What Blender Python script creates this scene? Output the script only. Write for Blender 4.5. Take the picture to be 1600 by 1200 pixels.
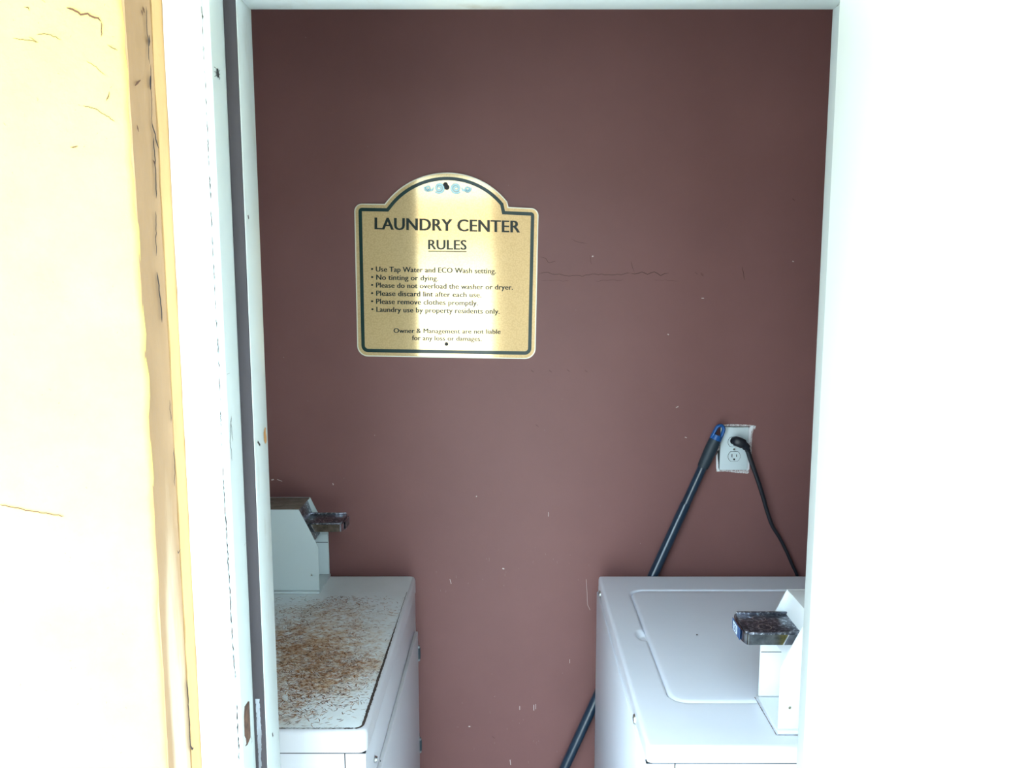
import bpy, bmesh, math, random
from mathutils import Vector, Matrix
random.seed(7)
for o in list(bpy.data.objects): bpy.data.objects.remove(o, do_unlink=True)
S = bpy.context.scene
COL = S.collection
ZC = 1.68; PITCH = math.radians(7.5); F = 1300.0
CP, SP = math.cos(PITCH), math.sin(PITCH)

# ---------------------------------------------------------------- camera, sky, sun, exposure
cam = bpy.data.cameras.new('camera'); cam.sensor_width = 36; cam.lens = F/1600*36
cam.clip_start = 0.02
co = bpy.data.objects.new('camera', cam); COL.objects.link(co); S.camera = co
co.location = (0, 0, ZC); co.rotation_euler = (math.pi/2-PITCH, 0, 0)
W = bpy.data.worlds.new('sky'); S.world = W; W.use_nodes = True
bg = W.node_tree.nodes['Background']
bg.inputs[0].default_value = (0.66, 0.86, 1.0, 1)
# overcast-like sky: three times brighter overhead than at the horizon
_t = W.node_tree; _g = _t.nodes.new('ShaderNodeTexCoord'); _s = _t.nodes.new('ShaderNodeSeparateXYZ'); _m = _t.nodes.new('ShaderNodeMapRange')
_m.inputs['From Min'].default_value = 0; _m.inputs['From Max'].default_value = 1; _m.inputs['To Min'].default_value = 1.9; _m.inputs['To Max'].default_value = 12.5
_t.links.new(_g.outputs['Generated'], _s.inputs[0]); _t.links.new(_s.outputs[2], _m.inputs[0]); _t.links.new(_m.outputs[0], bg.inputs[1])
sun = bpy.data.lights.new('sun', 'SUN'); sun.energy = 4.8; sun.angle = math.radians(0.6); sun.color = (1, .95, .86)
so = bpy.data.objects.new('sun', sun); COL.objects.link(so); so.location = (-4, 5, 8)
so.rotation_euler = Vector((-.25, .62, .74)).to_track_quat('Z', 'Y').to_euler()
S.view_settings.view_transform = 'Standard'; S.view_settings.look = 'None'
S.view_settings.gamma = 1; S.view_settings.use_curve_mapping = False
S.view_settings.exposure = 0.72

# ---------------------------------------------------------------- helpers
def ray(px, py):
    u = (px-800)/F; v = (600-py)/F
    return Vector((u, CP+v*SP, -SP+v*CP))
def P(px, py, axis, val):
    """point of the real surface axis = val (x, y or z plane) that was measured at px,py in the photograph"""
    d = ray(px, py); o = Vector((0, 0, ZC)); i = 'xyz'.index(axis)
    return o + d*((val-o[i])/d[i])
def link(name, me, parent=None, loc=None):
    o = bpy.data.objects.new(name, me); COL.objects.link(o)
    if parent is not None: o.parent = parent
    if loc is not None: o.location = loc
    return o
def obj(name, bm, mats, parent=None, smooth=False, angle=40):
    me = bpy.data.meshes.new(name)
    bmesh.ops.recalc_face_normals(bm, faces=bm.faces[:])
    bm.to_mesh(me); bm.free()
    for m in (mats if isinstance(mats, (list, tuple)) else [mats]): me.materials.append(m)
    if smooth:
        for p in me.polygons: p.use_smooth = True
        me.set_sharp_from_angle(angle=math.radians(angle))
    o = link(name, me)
    if parent is not None:
        o.parent = parent
        o.matrix_parent_inverse = parent.matrix_basis.inverted()
    return o
def tag(o, label, cat=None, group=None, kind=None):
    o['label'] = label
    if cat: o['category'] = cat
    if group: o['group'] = group
    if kind: o['kind'] = kind
    return o
def empty(name, loc, label, cat=None, kind=None, group=None):
    o = link(name, None, loc=loc); o.empty_display_size = .05
    return tag(o, label, cat, group, kind)
def box(bm, x0, x1, y0, y1, z0, z1, bev=0, seg=2, mi=0):
    r = bmesh.ops.create_cube(bm, size=1)
    for v in r['verts']:
        v.co = Vector(((x0+x1)/2+v.co.x*(x1-x0), (y0+y1)/2+v.co.y*(y1-y0), (z0+z1)/2+v.co.z*(z1-z0)))
    fs = set(f for v in r['verts'] for f in v.link_faces)
    if bev:
        es = list(set(e for v in r['verts'] for e in v.link_edges))
        rr = bmesh.ops.bevel(bm, geom=es, offset=bev, segments=seg, profile=.5, affect='EDGES')
        fs |= set(rr['faces'])
    for f in fs:
        if f.is_valid: f.material_index = mi
def BM(): return bmesh.new()
def bx(name, dims, mat, parent=None, bev=0.0, seg=2):
    bm = BM(); box(bm, *dims, bev=bev, seg=seg); return obj(name, bm, mat, parent, smooth=bev > 0)
def cyl(bm, a, b, r0, r1=None, n=24, cap=True):
    a = Vector(a); b = Vector(b); r1 = r0 if r1 is None else r1
    d = (b-a); L = d.length; q = d.to_track_quat('Z', 'Y').to_matrix().to_4x4()
    bmesh.ops.create_cone(bm, cap_ends=cap, segments=n, radius1=r0, radius2=r1, depth=L,
                          matrix=Matrix.Translation((a+b)/2) @ q)
def smooth_path(pts, n=6):
    out = []
    for i in range(len(pts)-1):
        p0 = Vector(pts[max(i-1, 0)]); p1 = Vector(pts[i]); p2 = Vector(pts[i+1]); p3 = Vector(pts[min(i+2, len(pts)-1)])
        for k in range(n):
            t = k/n
            out.append(.5*((2*p1)+(-p0+p2)*t+(2*p0-5*p1+4*p2-p3)*t*t+(-p0+3*p1-3*p2+p3)*t**3))
    out.append(Vector(pts[-1])); return out
def tube(bm, pts, r, n=12, flat=1.0):
    pts = [Vector(p) for p in pts]; rings = []
    ref = Vector((0, 1, 0))
    for i, p in enumerate(pts):
        t = (pts[min(i+1, len(pts)-1)]-pts[max(i-1, 0)]).normalized()
        a = t.cross(ref)
        if a.length < 1e-4: a = t.cross(Vector((1, 0, 0)))
        a.normalize(); b = t.cross(a).normalized()
        rr = r[i] if isinstance(r, (list, tuple)) else r
        rings.append([bm.verts.new(p+a*rr*math.cos(2*math.pi*k/n)+b*rr*flat*math.sin(2*math.pi*k/n)) for k in range(n)])
    for i in range(len(rings)-1):
        for k in range(n):
            bm.faces.new((rings[i][k], rings[i][(k+1) % n], rings[i+1][(k+1) % n], rings[i+1][k]))
    bm.faces.new(rings[0]); bm.faces.new(rings[-1][::-1])
def prism(bm, pts, off):
    """closed polygon of 3D points given thickness by vector off"""
    off = Vector(off)
    a = [bm.verts.new(Vector(p)) for p in pts]; b = [bm.verts.new(Vector(p)+off) for p in pts]
    bm.faces.new(a); bm.faces.new(b[::-1])
    n = len(pts)
    for i in range(n): bm.faces.new((a[i], b[i], b[(i+1) % n], a[(i+1) % n]))
def ribbon(bm, pts, w, nrm, h=.0003, taper=True):
    """thin crack / scratch strip lying on a surface"""
    pts = [Vector(p) for p in pts]; nrm = Vector(nrm); L = []; R = []
    n = len(pts)
    for i, p in enumerate(pts):
        t = (pts[min(i+1, n-1)]-pts[max(i-1, 0)])
        if t.length < 1e-7: t = Vector((1, 0, .1))
        s = t.normalized().cross(nrm).normalized()
        ww = (w[i] if isinstance(w, (list, tuple)) else w)/2
        if taper and i in (0, n-1): ww *= .25
        L.append(bm.verts.new(p+s*ww+nrm*h)); R.append(bm.verts.new(p-s*ww+nrm*h))
    for i in range(n-1): bm.faces.new((L[i], R[i], R[i+1], L[i+1]))
def jag(pts, step, amp, axis, val, rnd=random):
    """photo-measured polyline -> jagged 3D line on a plane"""
    out = []
    for i in range(len(pts)-1):
        (x0, y0), (x1, y1) = pts[i], pts[i+1]; L = math.hypot(x1-x0, y1-y0); k = max(1, int(L/step))
        nx, ny = -(y1-y0)/L, (x1-x0)/L
        for j in range(k):
            t = j/k; a = 0 if (i == 0 and j == 0) else rnd.uniform(-amp, amp)
            out.append(P(x0+(x1-x0)*t+nx*a, y0+(y1-y0)*t+ny*a, axis, val))
    out.append(P(*pts[-1], axis, val)); return out

# ---------------------------------------------------------------- materials
def mat(name, col, rough=.5, metal=0, coat=0, coat_r=.05, spec=.5):
    m = bpy.data.materials.new(name); m.use_nodes = True
    b = m.node_tree.nodes['Principled BSDF']
    b.inputs['Base Color'].default_value = (*col, 1); b.inputs['Roughness'].default_value = rough
    b.inputs['Metallic'].default_value = metal; b.inputs['Coat Weight'].default_value = coat
    b.inputs['Coat Roughness'].default_value = coat_r; b.inputs['Specular IOR Level'].default_value = spec
    return m
def N(m, t, **kw):
    n = m.node_tree.nodes.new(t)
    for k, v in kw.items(): setattr(n, k, v)
    return n
def L(m, a, b): m.node_tree.links.new(a, b)
def noise(m, scale, detail=4, rough=.5, stretch=None, dist=0):
    tc = N(m, 'ShaderNodeNewGeometry'); n = N(m, 'ShaderNodeTexNoise')
    n.inputs['Scale'].default_value = scale; n.inputs['Detail'].default_value = detail
    n.inputs['Roughness'].default_value = rough; n.inputs['Distortion'].default_value = dist
    if stretch:
        mp = N(m, 'ShaderNodeMapping'); mp.inputs['Scale'].default_value = stretch
        L(m, tc.outputs['Position'], mp.inputs[0]); L(m, mp.outputs[0], n.inputs['Vector'])
    else: L(m, tc.outputs['Position'], n.inputs['Vector'])
    return n.outputs['Fac']
def ramp(m, fac, stops):
    r = N(m, 'ShaderNodeValToRGB'); e = r.color_ramp.elements
    while len(e) < len(stops): e.new(.5)
    for el, (p, c) in zip(e, stops):
        el.position = p; el.color = (*c, 1) if isinstance(c, (tuple, list)) else (c, c, c, 1)
    L(m, fac, r.inputs[0]); return r.outputs[0]
def mix(m, fac, a, b):
    n = N(m, 'ShaderNodeMix', data_type='RGBA')
    if isinstance(fac, (int, float)): n.inputs[0].default_value = fac
    else: L(m, fac, n.inputs[0])
    for s, v in ((n.inputs[6], a), (n.inputs[7], b)):
        if isinstance(v, (tuple, list)): s.default_value = (*v, 1)
        else: L(m, v, s)
    return n.outputs[2]
def math_(m, op, a, b=0, c=None, clamp=False):
    n = N(m, 'ShaderNodeMath', operation=op); n.use_clamp = clamp
    for s, v in zip(n.inputs, (a, b) if c is None else (a, b, c)):
        if isinstance(v, (int, float)): s.default_value = v
        else: L(m, v, s)
    return n.outputs[0]
def base(m, sock): L(m, sock, m.node_tree.nodes['Principled BSDF'].inputs['Base Color'])
def bump(m, h, strength=.3, dist=.002):
    b = N(m, 'ShaderNodeBump'); b.inputs['Strength'].default_value = strength; b.inputs['Distance'].default_value = dist
    L(m, h, b.inputs['Height']); L(m, b.outputs[0], m.node_tree.nodes['Principled BSDF'].inputs['Normal'])
def blob(m, centre, rad):
    """1 at centre falling to 0 at rad (world metres, per-axis radii) : a stain with a place of its own"""
    g = N(m, 'ShaderNodeNewGeometry'); s = N(m, 'ShaderNodeVectorMath', operation='SUBTRACT')
    L(m, g.outputs['Position'], s.inputs[0]); s.inputs[1].default_value = centre
    d = N(m, 'ShaderNodeVectorMath', operation='DIVIDE'); L(m, s.outputs[0], d.inputs[0]); d.inputs[1].default_value = rad
    l = N(m, 'ShaderNodeVectorMath', operation='LENGTH'); L(m, d.outputs[0], l.inputs[0])
    return math_(m, 'SUBTRACT', 1, l.outputs['Value'], clamp=True)

M_maroon = mat('maroon_wall_paint', (.20, .095, .085), .5, spec=.3)
n1 = noise(M_maroon, 2.2, 5, .6)
c = ramp(M_maroon, n1, [(.3, (.180, .081, .077)), (.7, (.210, .096, .091))])
sp = noise(M_maroon, 160, 2, .5); spk = ramp(M_maroon, sp, [(.775, 0), (.80, 1)])
c = mix(M_maroon, spk, c, (.42, .34, .32))
base(M_maroon, c); bump(M_maroon, noise(M_maroon, 90, 5, .6), .22, .001)
M_maroon_plain = mat('maroon_side_paint', (.25, .11, .10), .5)
M_stucco = mat('yellow_stucco', (.90, .76, .40), .75, spec=.2)
base(M_stucco, ramp(M_stucco, noise(M_stucco, 9, 6, .65), [(.3, (.60, .50, .138)), (.65, (.66, .565, .165))]))
h = math_(M_stucco, 'ADD', noise(M_stucco, 25, 6, .6), math_(M_stucco, 'MULTIPLY', noise(M_stucco, 140, 3, .5), .25))
bump(M_stucco, h, .5, .006)
M_tan = mat('tan_trim_paint', (.44, .30, .16), .6, spec=.3)
c = ramp(M_tan, noise(M_tan, 14, 5, .6, (1, 1, .25)), [(.3, (.335, .195, .095)), (.7, (.42, .255, .135))])
pl = math_(M_tan, 'MULTIPLY', blob(M_tan, (-.42, .985, .95), (.5, .040, .70)), noise(M_tan, 30, 5, .6, (1, 1, .12)))
c = mix(M_tan, ramp(M_tan, pl, [(.13, 0), (.27, 1)]), c, (.62, .48, .33))
base(M_tan, c); bump(M_tan, noise(M_tan, 60, 5, .6, (1, 1, .3)), .4, .003)
M_ochre = mat('light_ochre_trim_paint', (.60, .40, .18), .55, spec=.3)
base(M_ochre, ramp(M_ochre, noise(M_ochre, 18, 5, .6, (1, 1, .2)), [(.3, (.44, .26, .115)), (.7, (.60, .38, .165))]))
bump(M_ochre, noise(M_ochre, 50, 4, .6), .3, .002)
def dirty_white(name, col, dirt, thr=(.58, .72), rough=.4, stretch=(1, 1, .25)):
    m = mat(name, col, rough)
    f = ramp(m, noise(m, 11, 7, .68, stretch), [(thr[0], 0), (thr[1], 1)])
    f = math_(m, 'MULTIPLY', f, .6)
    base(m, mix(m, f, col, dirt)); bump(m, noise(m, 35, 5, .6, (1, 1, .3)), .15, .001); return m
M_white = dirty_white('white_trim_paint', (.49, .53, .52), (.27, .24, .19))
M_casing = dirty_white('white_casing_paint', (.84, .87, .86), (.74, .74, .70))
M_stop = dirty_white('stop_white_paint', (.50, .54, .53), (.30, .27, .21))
M_door = dirty_white('white_door_paint', (.76, .80, .79), (.70, .72, .72), rough=.35)
M_grey = mat('dark_grey_weatherstrip', (.085, .075, .08), .7, spec=.2)
base(M_grey, ramp(M_grey, noise(M_grey, 20, 5, .6, (1, 1, .2)), [(.3, (.036, .031, .034)), (.7, (.050, .043, .048))]))
M_peel = dirty_white('peeled_pale_paint', (.26, .28, .31), (.06, .06, .065), (.46, .56))
M_rust = mat('rusty_brown', (.11, .055, .035), .8)
base(M_rust, ramp(M_rust, noise(M_rust, 90, 4), [(.3, (.06, .03, .022)), (.7, (.17, .085, .05))]))
M_black = mat('near_black', (.012, .012, .014), .5)
M_crack = mat('crack_dark', (.035, .022, .02), .9)
M_crackwall = mat('crack_in_maroon_paint', (.07, .028, .026), .9)
M_redcrack = mat('crack_brown_red', (.12, .05, .028), .9)
M_enamel = mat('white_enamel', (.62, .66, .70), .32, spec=.35)
base(M_enamel, ramp(M_enamel, noise(M_enamel, 5, 5, .6), [(.3, (.72, .76, .84)), (.7, (.75, .79, .87))]))
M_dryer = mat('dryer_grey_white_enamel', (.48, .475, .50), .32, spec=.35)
M_seam = mat('seam_shadow_gap', (.012, .012, .014), .9, spec=.1)
M_meter = mat('meter_grey_enamel', (.46, .53, .54), .35)
M_meterw = mat('meter_white_enamel', (.72, .76, .78), .3)
M_dust = mat('dusty_meter_top', (.20, .17, .14), .8)
base(M_dust, ramp(M_dust, noise(M_dust, 60, 5, .6), [(.35, (.16, .135, .11)), (.7, (.27, .23, .19))]))
M_chrome = mat('worn_chrome', (.36, .36, .38), .12, 1)
base(M_chrome, ramp(M_chrome, noise(M_chrome, 60, 4, .6), [(.35, (.25, .25, .28)), (.65, (.50, .50, .52))]))
M_slide = mat('dark_slide_metal', (.10, .11, .13), .28, .85)
base(M_slide, ramp(M_slide, noise(M_slide, 140, 5, .7), [(.45, (.09, .095, .12)), (.55, (.18, .19, .23)), (.62, (.55, .6, .68))]))
M_screw = mat('screw_metal', (.62, .64, .62), .3, 1)
M_hinge = mat('dull_hinge_metal', (.28, .30, .31), .4, .7)
M_blue = mat('blue_plastic', (.012, .09, .30), .35)
M_grip = mat('dark_grip_rubber', (.018, .032, .045), .55)
M_pole = mat('dark_teal_pole', (.012, .030, .055), .28, 0, .4, .15)
M_plug = mat('black_plug_rubber', (.010, .012, .018), .45)
M_plate = mat('outlet_white_plastic', (.60, .68, .70), .35)
M_plaster = mat('raw_plaster', (.50, .46, .46), .9)
base(M_plaster, ramp(M_plaster, noise(M_plaster, 220, 4, .6), [(.4, (.30, .20, .19)), (.55, (.60, .57, .57))]))
M_plasterw = mat('white_chipped_plaster', (.75, .76, .78), .9)
M_decal = mat('blue_decal', (.02, .07, .20), .4)
M_decalw = mat('pale_decal', (.62, .72, .84), .4)
# sign
M_gold = mat('gold_reflective_sheeting', (.66, .55, .30), .08, .38, .5, .03)
hx = N(M_gold, 'ShaderNodeTexVoronoi'); hx.inputs['Scale'].default_value = 260; g = N(M_gold, 'ShaderNodeNewGeometry')
L(M_gold, g.outputs['Position'], hx.inputs['Vector'])
base(M_gold, ramp(M_gold, hx.outputs['Distance'], [(.25, (.98, .74, .40)), (.75, (.86, .64, .33))]))
bump(M_gold, hx.outputs['Distance'], .02, .0004)
M_signedge = mat('sign_pale_edge', (.72, .70, .58), .4, .2, .6, .05)
M_green = mat('dark_green_print', (.008, .036, .036), .3, 0, .3, .05, .3)
M_ink = mat('black_green_lettering', (.008, .018, .016), .4, 0, .25, .04, .25)
M_teal = mat('teal_ornament_line', (.06, .26, .32), .3, 0, 1, .05)
M_cyan = mat('pale_cyan_ornament', (.42, .72, .78), .25, .2, 1, .05)
# dryer top with its rust stains
M_rusttop = mat('rusted_white_top', (.55, .58, .57), .35)
zt = .918
st = [((-.42, 1.62, zt), (.22, .26, .1), 1.0), ((-.36, 1.50, zt), (.13, .12, .1), .9), ((-.50, 1.42, zt), (.20, .20, .1), .9),
      ((-.42, 1.80, zt), (.20, .10, .1), .55), ((-.30, 1.55, zt), (.10, .10, .1), .75)]
acc = None
for cc, rr, k in st:
    b_ = math_(M_rusttop, 'MULTIPLY', blob(M_rusttop, cc, rr), k)
    acc = b_ if acc is None else math_(M_rusttop, 'MAXIMUM', acc, b_)
nz = noise(M_rusttop, 45, 6, .7, (1, 1.4, 1), .6)
fr = math_(M_rusttop, 'MULTIPLY', acc, ramp(M_rusttop, nz, [(.36, .15), (.62, 1)]))
f1 = ramp(M_rusttop, fr, [(.06, 0), (.55, .95)])
clean = ramp(M_rusttop, noise(M_rusttop, 7, 5, .6), [(.3, (.64, .69, .70)), (.7, (.72, .78, .80))])
c = mix(M_rusttop, f1, clean, (.53, .385, .25))
f2 = math_(M_rusttop, 'MULTIPLY', f1, ramp(M_rusttop, noise(M_rusttop, 150, 4, .7), [(.5, 0), (.62, 1)]))
c = mix(M_rusttop, f2, c, (.24, .085, .03))
base(M_rusttop, c); L(M_rusttop, ramp(M_rusttop, fr, [(0, .3), (.4, .7)]), M_rusttop.node_tree.nodes['Principled BSDF'].inputs['Roughness'])
bump(M_rusttop, nz, .15, .001)
M_stroke = mat('rust_scratch', (.20, .075, .03), .85)
M_strokel = mat('orange_rust_scratch', (.42, .19, .075), .85)
M_stroked = mat('dark_scratch', (.045, .03, .025), .85)
# outside
M_conc = mat('pale_concrete', (.52, .50, .46), .85)
base(M_conc, ramp(M_conc, noise(M_conc, 3, 6, .6), [(.3, (.48, .46, .42)), (.7, (.56, .54, .50))]))
M_floor = mat('grey_floor_paint', (.22, .20, .19), .6)
M_ceil = mat('off_white_ceiling', (.45, .43, .40), .8)
M_soffit = mat('tan_soffit', (.52, .42, .28), .8)
M_house = mat('white_house_wall', (.80, .77, .70), .8)
M_roof = mat('tan_roof', (.22, .16, .09), .9)
M_post = mat('added_post_brown', (.10, .07, .045), .8)

# ---------------------------------------------------------------- setting
YB = 2.10                      # back wall
Y1, Y2, Y3 = 1.046, 1.097, 1.158   # jamb front edge, stop front, stop back
JL, JR = -.362, .4427          # jamb faces
SL, SR = -.3456, .4247         # stop faces
HZ = 2.028                     # underside of head stop
XL, XR, CZ = -1.02, 1.16, 2.5
tag(bx('wall_back', (XL-.1, XR+.1, YB, YB+.12, -.05, CZ+.1), M_maroon), 'maroon painted back wall of the laundry room', kind='structure')
wb = bpy.data.objects['wall_back']
tag(bx('wall_left', (XL-.1, XL, 1.158, YB, -.05, CZ+.1), M_maroon_plain), 'maroon left side wall inside the laundry room', kind='structure')
tag(bx('wall_right', (XR, XR+.1, 1.158, YB, -.05, CZ+.1), M_maroon_plain), 'maroon right side wall inside the laundry room', kind='structure')
tag(bx('floor', (XL-.1, XR+.1, 1.0, YB, -.12, 0), M_floor), 'dull floor of the laundry room', kind='structure')
tag(bx('ceiling', (XL-.1, XR+.1, .96, YB, CZ, CZ+.1), M_ceil), 'pale ceiling of the laundry room', kind='structure')

# front wall: yellow stucco with an uneven edge beside the tan trim, built as three solid pieces
bm = BM()
YF = .945
rnd = random.Random(3)
nz_ = 110
edge = []
for i in range(nz_+1):
    z = -.05+i*(CZ+.15)/nz_
    edge.append((-.4215+rnd.uniform(-.0016, .0016)+.0018*math.sin(z*9), z))
xs = [-3.2, -1.4, -.9, -.7, -.55, -.47, -.44]
front = []
for i, (ex, z) in enumerate(edge):
    row = [bm.verts.new((x, YF+rnd.uniform(-.0007, .0007), z)) for x in xs]
    row.append(bm.verts.new((ex-.006, YF, z))); row.append(bm.verts.new((ex-.0015, YF+.002, z)))
    row.append(bm.verts.new((ex, YF+.007, z))); row.append(bm.verts.new((-.431, YF+.010, z))); row.append(bm.verts.new((-.431, 1.158, z)))
    front.append(row)
for i in range(nz_):
    for k in range(len(front[0])-1):
        bm.faces.new((front[i][k], front[i][k+1], front[i+1][k+1], front[i+1][k]))
for i in range(nz_):                       # room side of the same wall
    pass
box(bm, -3.2, -.425, 1.10, 1.157, -.05, CZ+.1)
box(bm, JR+.06, 3.2, YF, 1.157, -.05, CZ+.1)
box(bm, -.425, JR+.06, YF, 1.157, HZ+.10, CZ+.1)
wf = obj('wall_front', bm, [M_stucco], smooth=True, angle=50)
tag(wf, 'pale yellow stucco outside wall left of the doorway', kind='structure')

# stucco cracks
bm = BM()
for pts, w in (([(104, 12), (118, 17), (126, 23), (137, 22), (144, 27), (153, 29), (158, 34)], .0016),
               ([(158, 34), (159, 48), (158, 58)], .0008),
               ([(57, 55), (70, 52), (80, 55), (95, 62)], .0006), ([(168, 70), (176, 76), (184, 79)], .0007),
               ([(38, 11), (44, 12), (46, 17)], .0010), ([(0, 788), (40, 797), (100, 806)], .0010),
               ([(66, 0), (71, 4)], .0012), ([(171, 143), (169, 150), (166, 158)], .0009),
               ([(6, 192), (9, 196)], .0012), ([(135, 95), (150, 105), (165, 118)], .0005),
               ([(130, 165), (150, 170), (180, 190)], .0006), ([(110, 230), (122, 228)], .0010),
               ([(20, 60), (60, 66), (45, 58)], .0005)):
    ribbon(bm, jag(pts, 4, 1.0, 'y', YF-.0008), w*1.35, (0, -1, 0), .0004)
for i in range(60):
    x = rnd.uniform(5, 200); y = rnd.uniform(0, 1180)
    ribbon(bm, [P(x, y, 'y', YF-.0008), P(x+rnd.uniform(-3, 3), y+rnd.uniform(-3, 3), 'y', YF-.0008)], .0011, (0, -1, 0), .0004)
o = obj('hairline_crack', bm, M_redcrack, wf); o['kind'] = 'stuff'

# tan painted return beside the casing
def rough_strip(name, a, b, m, parent=None, amp=.0012, n=90, seed=1, z1=CZ+.1, thick=.012):
    """vertical board from a=(x,y) to b=(x,y) with slightly uneven edges; thickness away from the viewer side"""
    r_ = random.Random(seed); bm = BM(); rows = []
    A = Vector((a[0], a[1], 0)); B = Vector((b[0], b[1], 0)); d = (B-A); nn = Vector((d.y, -d.x, 0)).normalized()
    for i in range(n+1):
        z = -.02+i*(z1+.02)/n
        j = r_.uniform(-amp, amp); k = r_.uniform(-amp, amp)
        rows.append([bm.verts.new(A+Vector((0, 0, z))-nn*thick), bm.verts.new(A+Vector((0, 0, z))+d.normalized()*j),
                     bm.verts.new(A+d*.5+nn*r_.uniform(-.0005, .0008)+Vector((0, 0, z))),
                     bm.verts.new(B+Vector((0, 0, z))+d.normalized()*k), bm.verts.new(B+Vector((0, 0, z))-nn*thick)])
    for i in range(n):
        for k in range(4): bm.faces.new((rows[i][k], rows[i][k+1], rows[i+1][k+1], rows[i+1][k]))
        bm.faces.new((rows[i][4], rows[i][0], rows[i+1][0], rows[i+1][4]))
    bm.faces.new(rows[0]); bm.faces.new(rows[-1][::-1])
    return obj(name, bm, m, parent, smooth=True, angle=35)
t2 = empty('trim_1', (-.42, .99, 0), 'tan painted cracked wood trim between yellow stucco and white door casing', kind='structure')
rough_strip('trim_board', (-.4208, .9505), (-.4195, 1.013), M_tan, t2, .0012, seed=4)
rough_strip('edge_moulding', (-.4185, 1.0145), (-.4125, 1.034), M_ochre, t2, .0014, seed=9)
bm = BM()
for pts, w in (([(227, 10), (230, 60), (233, 100)], .0012), ([(232, 55), (232, 72)], .0028), ([(234, 100), (235, 140), (237, 200)], .001), ([(234, 118), (234, 140)], .0025),
               ([(236, 190), (241, 210), (247, 232)], .0020), ([(239, 215), (241, 250), (243, 310)], .0018), ([(242, 330), (243, 400)], .0012),
               ([(244, 425), (249, 460), (252, 504)], .0020), ([(264, 625), (266, 660)], .0010), ([(271, 700), (272, 760)], .0010),
               ([(276, 860), (277, 864), (281, 858)], .0012), ([(291, 1062), (294, 1110), (297, 1165), (299, 1170), (306, 1165)], .0018)):
    ribbon(bm, jag(pts, 7, .8, 'x', -.4180), w*1.6, (1, 0, 0), .0008)
o = obj('long_crack', bm, M_crack, t2); o['kind'] = 'stuff'
bm = BM()
for pts in ([(219, 125), (214, 130), (210, 134)], [(222, 10), (225, 20)], [(243, 77), (246, 84)], [(213, 195), (216, 206)], [(220, 15), (222, 24)], [(238, 250), (241, 258)], [(272, 655), (279, 658), (284, 662)]):
    ribbon(bm, jag(pts, 4, 1, 'x', -.4190), .003, (1, 0, 0), .0006)
o = obj('dark_scuff', bm, M_redcrack, t2); o['kind'] = 'stuff'

# door frame
fr_ = empty('trim_2', (.04, 1.1, 0), 'white painted door frame with grey strip and peeling paint', kind='structure')
rough_strip('casing', (-.4125, 1.031), (-.3715, 1.031), M_casing, fr_, .0004, seed=12, thick=.016, z1=2.14)
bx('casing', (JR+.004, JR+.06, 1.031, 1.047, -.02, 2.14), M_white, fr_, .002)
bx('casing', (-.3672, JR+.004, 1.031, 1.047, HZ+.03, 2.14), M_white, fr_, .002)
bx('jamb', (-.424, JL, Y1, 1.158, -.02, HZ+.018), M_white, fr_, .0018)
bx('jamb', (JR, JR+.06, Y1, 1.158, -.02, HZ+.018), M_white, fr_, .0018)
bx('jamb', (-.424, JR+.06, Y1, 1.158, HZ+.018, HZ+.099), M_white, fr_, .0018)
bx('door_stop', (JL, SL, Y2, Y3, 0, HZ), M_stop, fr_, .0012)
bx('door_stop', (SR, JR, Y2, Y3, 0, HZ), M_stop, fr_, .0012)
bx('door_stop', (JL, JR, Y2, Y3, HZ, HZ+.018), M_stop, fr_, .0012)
tag(bx('weatherstrip', (JL+.0004, SL-.0006, Y2-.003, Y2, 0, HZ+.017), M_grey, fr_, .001), 'dark grey strip on left door stop')
# peeled patch low on the strip
bm = BM()
for k in range(16):
    y0 = 1092+k*7; a = 399+(y0-1092)*.052
    w0 = 4.0 if k < 8 else 4.0-(k-8)*.25
    prism(bm, [P(a+rnd.uniform(0, 1), y0, 'y', Y2-.0031), P(a+w0*1.6+rnd.uniform(-1, 1), y0, 'y', Y2-.0031),
               P(a+w0*1.6+rnd.uniform(-1, 1)+.4, y0+7.2, 'y', Y2-.0031), P(a+.4, y0+7.2, 'y', Y2-.0031)], (0, -.0004, 0))
o = obj('peeled_patch', bm, M_peel, fr_)
# latch mortise in the jamb
bm = BM()
poly = [(389.5, 1096), (384, 1104), (383, 1120), (384, 1150), (386, 1154), (387, 1162), (385, 1166), (388, 1164), (393, 1152), (393, 1146), (391, 1096)]
prism(bm, [P(x-2.0, y, 'x', JL) for x, y in poly], (.0006, 0, 0))
obj('latch_mortise', bm, M_rust, fr_)
bm = BM()
for pts, w, pl_ in (([(392, 1150), (393, 1158), (391, 1162)], .0008, ('x', SL)),
                    ([(388, 1100), (389, 1120)], .0006, ('x', JL+.0004))):
    ribbon(bm, jag(pts, 4, .4, *pl_), w, (1, 0, 0), .0007)
# casing/jamb joint crack
bmk = BM()
for pts, w in (([(313, 10), (315, 30)], .0018), ([(314, 40), (320, 150), (325, 270)], .0007), ([(325, 275), (328, 310)], .001), ([(328, 330), (335, 480), (340, 560), (345, 720)], .0008),
               ([(345, 720), (352, 830), (361, 990), (366, 1060)], .0011), ([(368, 1100), (372, 1190)], .0013)):
    q = jag([(x+2, y) for x, y in pts], 3.5, .7, 'y', 1.0455); i = 0
    while i < len(q)-2:
        k = rnd.randint(2, 7); seg = q[i:i+k+1]
        if len(seg) > 1: ribbon(bmk, seg, [w*rnd.uniform(.5, 1.3) for _ in seg], (0, -1, 0), .0006)
        i += k+(rnd.randint(1, 4) if w < .0010 else rnd.randint(0, 1))
for pts in ([(361, 650), (359, 690), (362, 720)], [(360, 655), (363, 690)], [(354, 585), (358, 583)], [(383, 848), (381, 853)]):
    ribbon(bm, jag(pts, 4, .7, 'x', JL), .0012, (1, 0, 0), .0005)
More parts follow.
